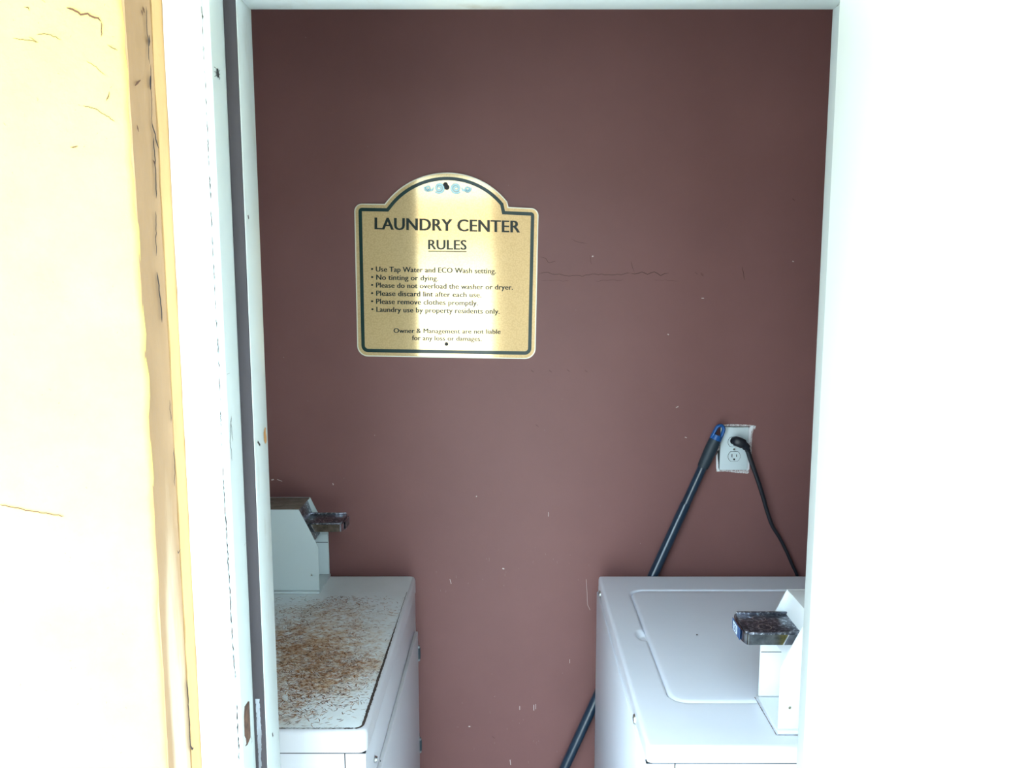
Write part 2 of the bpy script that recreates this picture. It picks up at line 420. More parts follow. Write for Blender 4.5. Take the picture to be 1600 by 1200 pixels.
for pts in ([(425, 1145), (426, 1151)], [(387, 336), (388, 342)], [(402, 690), (406, 696)]):
    ribbon(bm, jag(pts, 4, .3, 'x', SL), .0035, (1, 0, 0), .0005, taper=False)
o = obj('paint_crack', bm, M_crack, fr_); o['kind'] = 'stuff'
o = obj('joint_crack', bmk, M_seam, fr_); o['kind'] = 'stuff'
bm = BM()
ribbon(bm, [P(414, 668, 'x', SL), P(413, 676, 'x', SL), P(414, 686, 'x', SL), P(415, 692, 'x', SL)], [.004, .010, .012, .006], (1, 0, 0), .0006, taper=False)
obj('bare_wood_chip', bm, mat('bare_wood', (.42, .20, .07), .8), fr_)
bm = BM()
for pts in ([(375, -6), (384, 12)], [(1304, 15), (1316, -4)]):
    ribbon(bm, [P(*p, 'z', HZ) for p in pts], .0012, (0, 0, -1), .0004)
o = obj('mitre_joint', bm, mat('mitre_shadow', (.25, .26, .22), .8), fr_)

# open door, hinged on the right jamb and swung out to 90 degrees
d = empty('door_1', (JR-.004, Y1-.002, 0), 'white painted door standing open at the right of the doorway', kind='structure')
DX = .3905
bx('door_slab', (DX, DX+.045, Y1-.002-.806, Y1-.002, .012, HZ+.012), M_door, d, .002)
for z in (.28, 1.05, 1.82):
    bm = BM(); cyl(bm, (JR-.001, Y1-.004, z-.05), (JR-.001, Y1-.004, z+.05), .006, n=12)
    box(bm, DX+.043, JR, Y1-.0015, Y1-.0005, z-.048, z+.048)
    obj('hinge', bm, M_screw, d, smooth=True)
bm = BM(); cyl(bm, (DX, .30, .96), (DX-.045, .30, .96), .011, n=16); cyl(bm, (DX, .30, .96), (DX-.008, .30, .96), .032, n=24)
bmesh.ops.create_uvsphere(bm, u_segments=20, v_segments=12, radius=.027, matrix=Matrix.Translation((DX-.055, .30, .96)))
obj('door_knob', bm, M_chrome, d, smooth=True)

# outside, behind the camera
tag(bx('patio_slab', (-12, 12, -14, 1.0, -.14, -.01), M_conc), 'pale concrete paving outside the laundry door', kind='structure')
tag(bx('porch_soffit', (-3.2, 3.2, .30, YF, 2.24, 2.38), M_soffit), 'tan soffit over the laundry doorway', kind='structure')
bx('added_reflection_post', (-.125, .20, -1.5, -1.24, -.01, 2.9), M_post)  # unseen post added only to darken the right part of the sign's reflection
tag(bpy.data.objects['added_reflection_post'], 'dark brown unseen post added to darken the sign reflection', kind='structure')
hs = empty('house', (0, -13, -.01), 'white neighbouring house with a tan roof across the yard', 'house')
bx('house_wall', (-9, 9, -14, -13, -.01, 2.45), M_house, hs)
bm = BM(); prism(bm, [(-9.5, -12.4, 2.4), (-9.5, -15, 3.4), (-9.5, -15, 2.4)], (19, 0, 0)); obj('roof', bm, M_roof, hs)

# ---------------------------------------------------------------- back wall marks
bm = BM(); YW = YB
for pts, w in (([(841, 428), (850, 425), (862, 427), (880, 430), (910, 431), (930, 428), (945, 429), (965, 429), (985, 427)], .0011),
               ([(985, 427), (992, 429), (1003, 425), (1012, 429), (1022, 425), (1032, 430), (1045, 427)], .0016),
               ([(986, 408), (989, 418), (992, 427)], .0009), ([(843, 401), (852, 404), (857, 410), (868, 408)], .0010),
               ([(893, 373), (905, 379), (918, 381)], .0007), ([(921, 398), (925, 414)], .0006), ([(845, 438), (890, 439)], .0004),
               ([(930, 439), (975, 437)], .0006), ([(1160, 416), (1164, 438)], .0014), ([(1020, 437), (1060, 439)], .0004)):
    ribbon(bm, jag(pts, 5, 1.0, 'y', YW), w, (0, -1, 0), .0004)
for x, y in ((1088, 427), (1097, 428), (1240, 312), (832, 580), (888, 579), (916, 580), (839, 665), (860, 580), (771, 1152), (1097, 430)):
    ribbon(bm, [P(x-2, y-1.5, 'y', YW), P(x+2, y+1.5, 'y', YW)], .0035, (0, -1, 0), .0004)
o = obj('plaster_crack', bm, M_crackwall, wb); o['kind'] = 'stuff'
bm = BM()
for pts, w in (([(857, 800), (857, 807)], .0012), ([(925, 401), (927, 400)], .003), ([(1096, 466), (1100, 466)], .002), ([(1043, 522), (1045, 523)], .0025),
               ([(424, 750), (428, 749)], .003), ([(433, 749), (441, 752)], .0015), ([(744, 775), (745, 776)], .003), ([(1056, 637), (1060, 635)], .002),
               ([(785, 888), (788, 889)], .003), ([(732, 1135), (735, 1135)], .003), ([(834, 1101), (834, 1110)], .0018), ([(837, 1100), (837, 1108)], .0012),
               ([(812, 1103), (812, 1109)], .0015), ([(1238, 408), (1240, 409)], .002), ([(520, 755), (521, 758)], .002), ([(703, 905), (705, 912)], .0015),
               ([(916, 905), (918, 945), (922, 953)], .0008), ([(890, 1030), (890, 1036)], .001), ([(797, 1187), (798, 1195)], .002), ([(1070, 683), (1073, 684)], .002)):
    ribbon(bm, jag(pts, 8, .1, 'y', YW), w, (0, -1, 0), .0005, taper=False)
for i in range(40):
    x = rnd.uniform(680, 925); y = rnd.choice((rnd.uniform(860, 930), rnd.uniform(1050, 1195)))
    ribbon(bm, [P(x, y, 'y', YW), P(x+rnd.uniform(-.6, .6), y+rnd.uniform(1, 4), 'y', YW)], .0006, (0, -1, 0), .0004)
o = obj('pale_paint_nick', bm, mat('pale_nick', (.55, .46, .44), .8), wb); o['kind'] = 'stuff'

# ---------------------------------------------------------------- laundry sign
YS = YB-.005
def arcpts(cx, cy, r, a0, a1, n):
    return [(cx+r*math.cos(math.radians(a0+(a1-a0)*i/n)), cy-r*math.sin(math.radians(a0+(a1-a0)*i/n))) for i in range(n+1)]
out = []
out += arcpts(575.5, 539.5, 17.5, 270, 180, 10)        # bottom-left corner
out += arcpts(565.5, 330, 12, 180, 90, 8)              # top-left shoulder corner
out += [(601, 318.6)]
ac = (698.2, 390.5); R_ = 119.7
a0 = math.degrees(math.atan2(ac[1]-318.6, 601-ac[0])); a1 = math.degrees(math.atan2(ac[1]-323.2, 794.5-ac[0]))
out += arcpts(ac[0], ac[1], math.hypot(601-ac[0], 318.6-ac[1]), a0, a1, 30)[1:-1]
out += [(794.5, 323.4)]
out += arcpts(829.5, 337, 12, 90, 0, 8)
out += arcpts(820, 544, 17, 0, -90, 10)
def inset(poly, d):
    n = len(poly); res = []
    area = sum(poly[i][0]*poly[(i+1) % n][1]-poly[(i+1) % n][0]*poly[i][1] for i in range(n))
    sg = 1 if area > 0 else -1
    for i in range(n):
        p = Vector(poly[i]); a = p-Vector(poly[i-1]); b = Vector(poly[(i+1) % n])-p
        if a.length < 1e-6: a = b
        if b.length < 1e-6: b = a
        a.normalize(); b.normalize()
        na = Vector((-a.y, a.x))*sg; nb = Vector((-b.y, b.x))*sg
        m_ = (na+nb); m_.normalize(); k = d/max(.45, m_.dot(na))
        res.append(tuple(p+m_*k))
    return res
sg_ = empty('wall_sign', P(698, 430, 'y', YS), 'gold laundry rules sign with dark green border screwed to maroon wall', 'sign')
def plate(name, poly, y0, th, m, parent, bev=0):
    bm = BM(); pts = [P(x, y, 'y', y0) for x, y in poly]; prism(bm, pts, (0, th, 0))
    return obj(name, bm, m, parent)
def ring(name, o1, o2, y, m, parent):
    bm = BM(); A = [bm.verts.new(P(*p, 'y', y)) for p in o1]; B = [bm.verts.new(P(*p, 'y', y)) for p in o2]
    C = [bm.verts.new(v.co+Vector((0, .0004, 0))) for v in A]; D = [bm.verts.new(v.co+Vector((0, .0004, 0))) for v in B]
    n = len(A)
    for i in range(n):
        j = (i+1) % n
        bm.faces.new((A[i], A[j], B[j], B[i])); bm.faces.new((A[i], C[i], C[j], A[j])); bm.faces.new((B[i], B[j], D[j], D[i]))
    return obj(name, bm, m, parent)
plate('sign_plate', out, YS, .0045, M_gold, sg_)
ring('pale_rim', out, inset(out, 1.8), YS-.0005, M_signedge, sg_)
ring('green_border', inset(out, 6.6), inset(out, 12.0), YS-.0006, M_green, sg_)
def textmesh(s):
    cu = bpy.data.curves.new('t', 'FONT'); cu.body = s; cu.size = 1; cu.resolution_u = 3
    cu.space_character = 1.02
    o = bpy.data.objects.new('t', cu); COL.objects.link(o)
    dg = bpy.context.evaluated_depsgraph_get(); me = bpy.data.meshes.new_from_object(o.evaluated_get(dg))
    bpy.data.objects.remove(o, do_unlink=True); return me
capme = textmesh('E'); CAP = max(v.co.y for v in capme.vertices)
def fit_text(bm, s, xl, yl, xr, yr, cap, y, stem=.035, conv=None):
    me = textmesh(s); x0 = min(v.co.x for v in me.vertices); x1 = max(v.co.x for v in me.vertices)
    conv = conv or (lambda a, b: P(a, b, 'y', y))
    for k, dx in enumerate((-stem, 0, stem)):
        vs = []
        for v in me.vertices:
            t = (v.co.x+dx-x0)/(x1-x0); yy = v.co.y/CAP*cap
            p = conv(xl+(xr-xl)*t, yl+(yr-yl)*t-yy); p = p+Vector((0, -.00004*k, 0)) if conv.__name__ == '<lambda>' else p
            vs.append(bm.verts.new(p))
        for p_ in me.polygons: bm.faces.new([vs[i] for i in p_.vertices])
YT = YS-.0006
bm = BM(); fit_text(bm, 'LAUNDRY CENTER', 586, 358.3, 812, 363.4, 18.4, YT, .032); obj('heading_lettering', bm, M_ink, sg_)
bm = BM(); fit_text(bm, 'RULES', 669.5, 389.4, 728.6, 390.2, 14.8, YT, .026)
prism(bm, [P(669.3, 391.6, 'y', YT), P(729, 392.4, 'y', YT), P(729, 393.9, 'y', YT), P(669.3, 393.1, 'y', YT)], (0, .0003, 0))
obj('subheading_lettering', bm, M_ink, sg_)
for s, a, b, c_, d_, cap in (('\u2022 Use Tap Water and ECO Wash setting.', 580, 424.2, 774.7, 427.4, 7.9), ('\u2022 No tinting or dying.', 580, 436.9, 684.5, 438.6, 7.9),
                 ('\u2022 Please do not overload the washer or dryer.', 580, 449.2, 801.3, 452.8, 7.9), ('\u2022 Please discard lint after each use.', 580, 461.9, 752, 464.7, 7.9),
                 ('\u2022 Please remove clothes promptly.', 580, 474.6, 746.7, 477.3, 7.9), ('\u2022 Laundry use by property residents only.', 580.5, 487.2, 780.5, 490.4, 7.9),
                 ('Owner & Management are not liable', 615.2, 520, 782, 521.7, 7.1), ('for any loss or damages.', 644, 531.4, 752.5, 533, 7.1)):
    bm = BM(); fit_text(bm, s, a, b, c_, d_, cap, YT, .030); obj('rule_lettering', bm, M_ink, sg_)
# scroll ornament
def spiral(cx, cy, r0, r1, a_start, turns, n=40, flip=1):
    return [(cx+flip*(r0+(r1-r0)*i/n)*math.cos(a_start+turns*2*math.pi*i/n), cy-(r0+(r1-r0)*i/n)*math.sin(a_start+turns*2*math.pi*i/n)) for i in range(n+1)]
fl = BM(); ln = BM()
for sgn, cx, cy, c2x, c2y in ((-1, 686.5, 293.6, 668.3, 294.2), (1, 712.4, 294.0, 730.6, 295.4)):
    big = spiral(cx, cy, 1.2, 8.2, 0, 1.9, 44, sgn)
    small = spiral(c2x, c2y, .8, 5.2, math.pi, 1.6, 30, sgn)
    link_ = [(cx+sgn*8.0, cy-2), (cx+sgn*11, cy+3), (c2x+sgn*1, c2y+5.4)]
    for pts, w in ((big, .0042), (small, .0032), (link_, .004)):
        q = [P(*p, 'y', YT+.0001) for p in pts]
        ribbon(fl, q, w, (0, -1, 0), .0002)
        for off in (-.5, .5):
            q2 = []
            for i, p in enumerate(q):
                t = (q[min(i+1, len(q)-1)]-q[max(i-1, 0)]).normalized(); s_ = t.cross(Vector((0, -1, 0)))
                q2.append(p+s_*w*off)
            ribbon(ln, q2, .0009, (0, -1, 0), .0005)
obj('scroll_ornament', fl, M_cyan, sg_); obj('scroll_outline', ln, M_teal, sg_)
for (x, y, r) in ((698, 292.5, .0068), (697.6, 537.5, .0048)):
    bm = BM(); p = P(x, y, 'y', YS); cyl(bm, p, p+Vector((0, -.004, 0)), r, r*.8, 18)
    if y < 400: cyl(bm, p+Vector((-.003, 0, .006)), p+Vector((-.003, -.003, .006)), r*.9, r*.7, 14)
    cyl(bm, p+Vector((0, -.004, 0)), p+Vector((0, -.0045, 0)), r*.4, n=6)
    obj('screw', bm, M_black, sg_, smooth=True)

# ---------------------------------------------------------------- outlet, plug and cord
ot = empty('wall_outlet', P(1147, 701, 'y', YB), 'white duplex wall outlet in chipped plaster above the washer', 'outlet')
bm = BM()
rag = [(1129, 664), (1140, 662.5), (1160, 663), (1172, 664), (1179, 664.5), (1177, 672), (1175.5, 678), (1174, 700), (1174.5, 708), (1171, 720), (1170, 738), (1168, 740), (1150, 738.5), (1132, 736.5), (1119, 737), (1120, 720), (1121, 700)]
prism(bm, [P(x, y, 'y', YB) for x, y in rag], (0, -.0008, 0)); obj('plaster_patch', bm, M_plaster, ot)
bm = BM()
for q in ([(1167.5, 672), (1174, 664.5), (1177, 665), (1173, 677), (1172, 690), (1170, 694), (1168, 690)], [(1168, 716), (1171, 712), (1170.5, 733), (1166, 736), (1167.5, 730)],
          [(1118.5, 712), (1121, 708), (1122, 730), (1124, 735.5), (1121, 737), (1119, 732)], [(1178, 666), (1181, 665), (1179, 671)], [(1168, 700), (1173, 704), (1172.5, 711), (1168.5, 708)]):
    bm = BM(); prism(bm, [P(x, y, 'y', YB-.0008) for x, y in q], (0, -.0018, 0)); obj('white_plaster_edge', bm, M_plasterw, ot)
bm = BM(); prism(bm, [P(x, y, 'y', YB-.0008) for x, y in ((1120.5, 705), (1128, 700), (1128, 732), (1123.5, 732))], (0, -.0006, 0)); obj('box_gap', bm, M_black, ot)
a = P(1126.5, 667.5, 'y', YB-.007); b = P(1167.5, 734.5, 'y', YB-.007)
bx('cover_plate', (a.x, b.x, YB-.0075, YB-.001, b.z, a.z), M_plate, ot, .0016)
bx('plate_shadow_gap', (a.x-.0012, b.x+.0012, YB-.0022, YB-.001, b.z-.0012, a.z+.0012), M_black, ot)
def outlet_face(cx, cy, r, y, n=36, squash=.82):
    pts = []
    for i in range(n):
        t = 2*math.pi*i/n; x = math.cos(t)*r; z = max(-squash*r, min(squash*r, math.sin(t)*r)); pts.append((cx+x, y, cy+z))
    return pts
for i, (x, y) in enumerate(((1147, 690.5), (1147, 713))):
    c0 = P(x, y, 'y', YB-.0076)
    bm = BM(); prism(bm, outlet_face(c0.x, c0.z, .0160, YB-.0075), (0, -.0004, 0)); obj('receptacle_gap', bm, M_seam, ot)
    bm = BM(); prism(bm, outlet_face(c0.x, c0.z, .0150, YB-.0079), (0, -.0012, 0)); rf = obj('receptacle', bm, M_plate, ot)
    bm = BM()
    for dx, hh in ((-.0058, .0042), (.0058, .0034)): box(bm, c0.x+dx-.0009, c0.x+dx+.0009, YB-.0096, YB-.0089, c0.z+.0022-hh, c0.z+.0022+hh)
    cyl(bm, (c0.x, YB-.0089, c0.z-.0075), (c0.x, YB-.0096, c0.z-.0075), .0024, n=12)
    obj('socket_slot', bm, M_black, rf)
bm = BM(); c0 = P(1147, 702, 'y', YB-.0075); cyl(bm, c0, c0+Vector((0, -.001, 0)), .0026, n=14); obj('centre_screw', bm, M_screw, ot)

pc = empty('power_cord', P(1150, 690, 'y', YB-.02), 'black plug and cord running from outlet down behind the washer', 'cord')
bm = BM()
pp = [P(1146.5, 688, 'y', YB-.011), P(1148, 689, 'y', YB-.028), P(1154, 690.5, 'y', YB-.034), P(1161, 694, 'y', YB-.034), P(1166.5, 699.5, 'y', YB-.032), P(1169, 706, 'y', YB-.031)]
tube(bm, smooth_path(pp, 4), [.0105]*5+[.0125]*4+[.0125]*4+[.0100]*4+[.0070]*3+[.0055], 14, .8)
obj('plug', bm, M_plug, pc, smooth=True)
bm = BM()
cp = [P(1168, 703, 'y', YB-.031), P(1174, 722, 'y', YB-.030), P(1183, 747, 'y', YB-.028), P(1192, 775, 'y', YB-.026), P(1199, 800, 'y', YB-.024), P(1207, 822, 'y', YB-.022),
      P(1218, 840, 'y', YB-.020), P(1229, 862, 'y', YB-.018), P(1238, 883, 'y', YB-.018), P(1245, 898, 'y', YB-.018), P(1256, 935, 'y', YB-.02), P(1262, 1010, 'y', YB-.025), P(1262, 1150, 'y', YB-.03)]
tp = smooth_path(cp, 6); tube(bm, tp, [.0062-.0022*min(1, i/45) for i in range(len(tp))], 12, .7)
obj('cord', bm, M_plug, pc, smooth=True)

# ---------------------------------------------------------------- mop pole
YP0, YP1 = 2.072, 2.066
top = P(1123.5, 674, 'y', YP0); low = P(881, 1202, 'y', YP1)
dirp = (low-top).normalized(); floor_t = (top.z-.012)/-dirp.z; foot = top+dirp*floor_t
pr = empty('mop_pole', (foot.x, foot.y, 0), 'dark blue-green pole with blue hanging loop leaning behind the washer', 'pole')
def along(t): return top+dirp*t
bm = BM(); tube(bm, [along(.020), along(.024), along(.05), along(.098), along(.102)], [.0105, .0150, .0158, .0142, .0120], 20); obj('grip', bm, M_grip, pr, smooth=True)
bm = BM(); tube(bm, [along(.10), along(.206), along(.212)], [.0118, .0118, .0112], 20); obj('upper_tube', bm, M_pole, pr, smooth=True)
bm = BM(); tube(bm, [along(.203), along(.206), along(floor_t-.05)], [.0116, .0130, .0130], 20); obj('lower_tube', bm, M_pole, pr, smooth=True)
bm = BM(); tube(bm, [along(floor_t-.06), along(floor_t-.05), along(floor_t)], [.0135, .015, .012], 16); obj('pole_tip', bm, M_grip, pr, smooth=True)
bm = BM(); side = dirp.cross(Vector((0, 1, 0))).normalized()
lp = [along(.024)+side*.0112, along(.006)+side*.0105]
for i in range(9):
    t = math.pi*i/8; lp.append(along(-.004)+side*.0100*math.cos(t)-dirp*.0120*math.sin(t))
lp += [along(.006)-side*.0105, along(.024)-side*.0112]
tube(bm, lp, .0043, 12, 1.5)
cyl(bm, along(.010), along(.026), .0125, .0145, 18)
obj('hanging_loop', bm, M_blue, pr, smooth=True)

# ---------------------------------------------------------------- rounded slab helper (z-up)
def rrect(x0, x1, y0, y1, r, n=6):
    pts = []
    for cx, cy, a in ((x1-r, y1-r, 0), (x0+r, y1-r, 90), (x0+r, y0+r, 180), (x1-r, y0+r, 270)):
        for i in range(n+1):
            t = math.radians(a+90*i/n); pts.append((cx+r*math.cos(t), cy+r*math.sin(t)))
    return pts
def loft(bm, rings, cap_top=True, cap_bot=True):
    R = [[bm.verts.new(p) for p in ring_] for ring_ in rings]
    n = len(R[0])
    for i in range(len(R)-1):
        for k in range(n): bm.faces.new((R[i][k], R[i][(k+1) % n], R[i+1][(k+1) % n], R[i+1][k]))
    if cap_bot: bm.faces.new(R[0][::-1])
    if cap_top: bm.faces.new(R[-1])
def slab(bm, x0, x1, y0, y1, z0, z1, r, e):
    """slab with rounded plan corners r and a rolled top edge e"""
    rings = []
    rings.append([(x, y, z0) for x, y in rrect(x0, x1, y0, y1, r)])
    for k in range(6):
        t = math.pi/2*k/5; ins = e*(1-math.cos(t)); z = z1-e+e*math.sin(t)
        rings.append([(x, y, z) for x, y in rrect(x0+ins, x1-ins, y0+ins, y1-ins, max(.0005, r-ins))])
    loft(bm, rings)
ZT = ZC-.762     # 0.918 top of both machines

# ---------------------------------------------------------------- coin meter
def coin_meter(side, x, y, label, white, slide_label):
    """side=+1: slide points to +x.  x = front edge, y = middle"""
    m_ = M_meterw if white else M_meter
    root = empty('coin_meter', (x, y, ZT), label, 'coin meter')
    def B(name, x0, x1, y0, y1, z0, z1, mt, parent=root, bev=.0008):
        xa, xb = sorted((x+side*x0, x+side*x1)); return bx(name, (xa, xb, y+y0, y+y1, ZT+z0, ZT+z1), mt, parent, bev)
    hw = .0565; LEN = -.19
    B('base_plate', LEN, .002, -hw-.006, hw+.004, 0.0005, .006, m_)
    for s in (-1, 1):
        bm = BM(); yy = y+s*hw
        prof = [(LEN, .007), (0, .007), (0, .115), (-.0435, .207), (LEN, .207)]
        prism(bm, [(x+side*a_, yy, ZT+b_) for a_, b_ in prof], (0, -s*.0022, 0)); obj('side_plate', bm, m_, root)
    B('top_plate', LEN, -.044, -hw+.0022, hw-.0022, .2045, .2068, M_dust if not white else m_)
    B('back_plate', LEN, LEN+.002, -hw+.0022, hw-.0022, .007, .2045, m_)
    # flange folded inside the far plate, leaving the short seam line
    B('inner_flange', -.05, -.001, hw-.0042, hw-.0022, .007, .112, m_)
    B('flange_seam', -.045, -.0012, hw-.0046, hw-.0041, .0905, .0918, M_seam, root, 0)
    # slanted shadowed panel carrying the slide
    bm = BM()
    prism(bm, [(x+side*(-.050), y-hw+.003, ZT+.203), (x+side*(-.020), y-hw+.003, ZT+.115), (x+side*(-.020), y+hw-.0043, ZT+.115), (x+side*(-.050), y+hw-.0043, ZT+.203)], (-side*.003, 0, 0))
    obj('slant_panel', bm, M_slide if not white else m_, root)
    B('inner_box', -.15, -.045, -hw+.004, hw-.0045, .008, .110, m_)
    # coin slide
    sl = None
    w = .042; zt_, zb = .169, .148
    bm = BM()
    prof = [(-.10, -w), (.050, -w)]
    for i in range(9):
        t = -math.pi/2+math.pi*i/8; prof.append((.050+.009*math.cos(t), w*math.sin(t)))
    prof += [(.050, w), (-.10, w)]
    if side > 0: prof = prof[::-1]
    P2 = []
    for q in prof:
        if not P2 or math.hypot(q[0]-P2[-1][0], q[1]-P2[-1][1]) > 1e-5: P2.append(q)
    prism(bm, [(x+side*a_, y+b_, ZT+zb) for a_, b_ in P2], (0, 0, zt_-zb-.003))
    sl = obj('coin_slide', bm, M_chrome, root, smooth=True, angle=30)
    # raised rim with sunken dark tongue
    B('slide_tongue', -.10, .048, -w+.004, w-.004, zt_-.0031, zt_-.001, M_slide, sl, .0003)
    B('slide_rail', -.10, .050, -w, -w+.004, zt_-.0031, zt_+.001, M_slide, sl, .0006)
    B('slide_rail', -.10, .050, w-.005, w, zt_-.0031, zt_+.003, M_slide, sl, .0006)
    B('slide_lip', .046, .054, -w*.86, w*.86, zt_-.0031, zt_+.0005, M_slide, sl, .0006)
    for k in range(2):
        bm = BM()
        ring_pts = [(x+side*(.016-.02*k*0)+.011*math.cos(2*math.pi*j/24)*1, y-.016+.034*k+.011*math.sin(2*math.pi*j/24), ZT+zt_-.0008) for j in range(25)]
        ribbon(bm, ring_pts, .0012, (0, 0, 1), .0003, taper=False); obj('coin_slot_ring', bm, M_screw, sl)
    # end plate with price decal
    bm = BM(); prism(bm, [(x+side*.0592, y-.022, ZT+.1475), (x+side*.0592, y+.026, ZT+.1475), (x+side*.0592, y+.026, ZT+.1675), (x+side*.0592, y-.022, ZT+.1675)], (side*.0008, 0, 0))
    ep = obj('end_badge', bm, M_decal if slide_label else M_slide, sl)
    if slide_label:
        bm = BM(); X = x+side*.0603
        prism(bm, [(X, y-.006, ZT+.150), (X, y+.018, ZT+.150), (X, y+.018, ZT+.1655), (X, y-.006, ZT+.1655)], (side*.0004, 0, 0)); obj('price_label', bm, M_decalw, ep)
        me = textmesh('.50'); bm = BM(); x0 = min(v.co.x for v in me.vertices); x1 = max(v.co.x for v in me.vertices)
        for dx in (-.02, 0, .03):
            vs = [bm.verts.new((X+side*(.0006+dx*.001), y+.017-(v.co.x+dx-x0)/(x1-x0)*.020, ZT+.1522+v.co.y/CAP*.0105)) for v in me.vertices]
            for p_ in me.polygons: bm.faces.new([vs[i] for i in p_.vertices])
        obj('price_lettering', bm, M_decal, ep)
    # little rivets
    for (a_, b_) in ((-.018, .045),):
        bm = BM(); cyl(bm, (x+side*a_, y-hw, ZT+b_), (x+side*a_, y-hw-.0012, ZT+b_), .0022, n=12); obj('rivet', bm, M_screw, root)
    return root

# ---------------------------------------------------------------- dryer (left)
DXR = -.2455; DY0, DY1 = 1.312, 2.041; DXL = -.98
dr = empty('dryer', (-.61, 1.68, 0), 'white dryer with rust-scratched top standing at the left', 'dryer')
bm = BM(); slab(bm, DXL, DXR, DY0, DY1, ZT-.0385, ZT, .014, .0075); tp_ = obj('top_panel', bm, M_rusttop, dr, smooth=True, angle=50)
# clean enamel skirt of the top panel
bm = BM()
r0 = rrect(DXL-.0006, DXR+.0006, DY0-.0006, DY1+.0006, .0146)
loft(bm, [[(x, y, ZT-.0388) for x, y in r0], [(x, y, ZT-.009) for x, y in r0], [(x, y, ZT-.0042) for x, y in rrect(DXL+.0002, DXR-.0002, DY0+.0002, DY1-.0002, .0142)],
          [(x, y, ZT-.0006) for x, y in rrect(DXL+.0030, DXR-.0030, DY0+.0030, DY1-.0030, .012)],
          [(x, y, ZT+.0004) for x, y in rrect(DXL+.0068, DXR-.0068, DY0+.0068, DY1-.0068, .010)]], False, False)
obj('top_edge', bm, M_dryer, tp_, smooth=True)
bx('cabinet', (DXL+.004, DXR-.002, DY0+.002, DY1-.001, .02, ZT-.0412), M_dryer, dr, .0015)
bx('cabinet_gap', (DXL+.006, DXR-.0022, DY0+.0010, DY1-.004, ZT-.0413, ZT-.0383), M_seam, dr)
bm = BM(); box(bm, -.2835, -.2820, DY0+.0012, DY0+.0022, .05, ZT-.041); obj('panel_seam', bm, M_seam, dr)
for x in (DXL+.06, DXR-.06):
    for y in (DY0+.06, DY1-.06):
        bm = BM(); cyl(bm, (x, y, 0), (x, y, .022), .02, .016, 14); obj('foot', bm, M_black, dr)
# rust line round the top
bm = BM(); r_ = random.Random(5); X = DXR-.0085; pts = []; ws = []
y = 1.93
while y > DY0+.022:
    pts.append((X+r_.uniform(-.0005, .0005), y, ZT)); ws.append(.0012+.0045*min(1, max(0, (1.80-y)/.30))*r_.uniform(.65, 1.15)); y -= .004
for i in range(7):
    t = math.radians(i*90/6); pts.append((X-.013+.013*math.cos(t), DY0+.020-.0125*math.sin(t), ZT)); ws.append(.0045)
ribbon(bm, pts, ws, (0, 0, 1), .0009); 
x = X-.013; pts = []; ws = []
while x > -.62:
    pts.append((x, DY0+.0075+r_.uniform(-.0004, .0004), ZT)); ws.append(.0016*r_.uniform(.3, 1.4)+(.002 if x > X-.03 else 0)); x -= .003
ribbon(bm, pts, ws, (0, 0, 1), .0009)
for i in range(260):
    if r_.random() < .5: p0 = Vector((X-r_.uniform(0, .004), r_.uniform(DY0+.03, 1.9), ZT)); q = Vector((-r_.uniform(.001, .006), r_.uniform(-.002, .002), 0))
    else: p0 = Vector((r_.uniform(-.6, X-.02), DY0+.008, ZT)); q = Vector((r_.uniform(-.002, .002), r_.uniform(.001, .004), 0))
    ribbon(bm, [p0, p0+q], .0009, (0, 0, 1), .0009)
o = obj('rust_line', bm, M_stroked, dr); o['kind'] = 'stuff'
# curled rust scratches
def dens(x, y):
    g_ = 0
    for cx, cy, sx, sy, k in ((520, 1035, 38, 22, 1.4), (465, 1045, 35, 45, .8), (455, 1002, 26, 14, .9), (530, 942, 40, 12, .9), (555, 985, 12, 14, .8), (490, 1085, 55, 28, .4),
                              (455, 1112, 32, 18, .35), (470, 970, 60, 25, .45), (590, 950, 40, 22, .18), (560, 1050, 40, 25, .35)):
        g_ += k*math.exp(-((x-cx)/sx)**2-((y-cy)/sy)**2)
    return g_+.02
strokes = [BM(), BM(), BM()]; cnt = 0; tries = 0
while cnt < 3900 and tries < 90000:
    tries += 1; x = r_.uniform(426, 640); y = r_.uniform(932, 1136)
    if r_.random() > dens(x, y): continue
    p = P(x, y, 'z', ZT)
    if p.x > DXR-.014 or p.x < DXL+.02 or p.y > DY1-.03 or p.y < DY0+.012: continue
    if p.x < -.45 and p.y > 1.90: continue
    ln_ = r_.uniform(.004, .013); a_ = r_.gauss(0, .55)+(math.pi if r_.random() < .5 else 0); cur = r_.uniform(-1.3, 1.3); pts = [p]
    for k in range(3):
        a_ += cur/3; pts.append(pts[-1]+Vector((math.cos(a_), math.sin(a_)*1.2, 0))*ln_/3)
    ribbon(strokes[r_.choices((0, 1, 2), (.5, .32, .18))[0]], pts, r_.uniform(.0005, .0013), (0, 0, 1), .0006+r_.uniform(0, .0003)); cnt += 1
for nm, b_, mm in zip(('rust_scratches', 'orange_scratches', 'dark_scratches'), strokes, (M_stroke, M_strokel, M_stroked)):
    o = obj(nm, b_, mm, dr); o['kind'] = 'stuff'
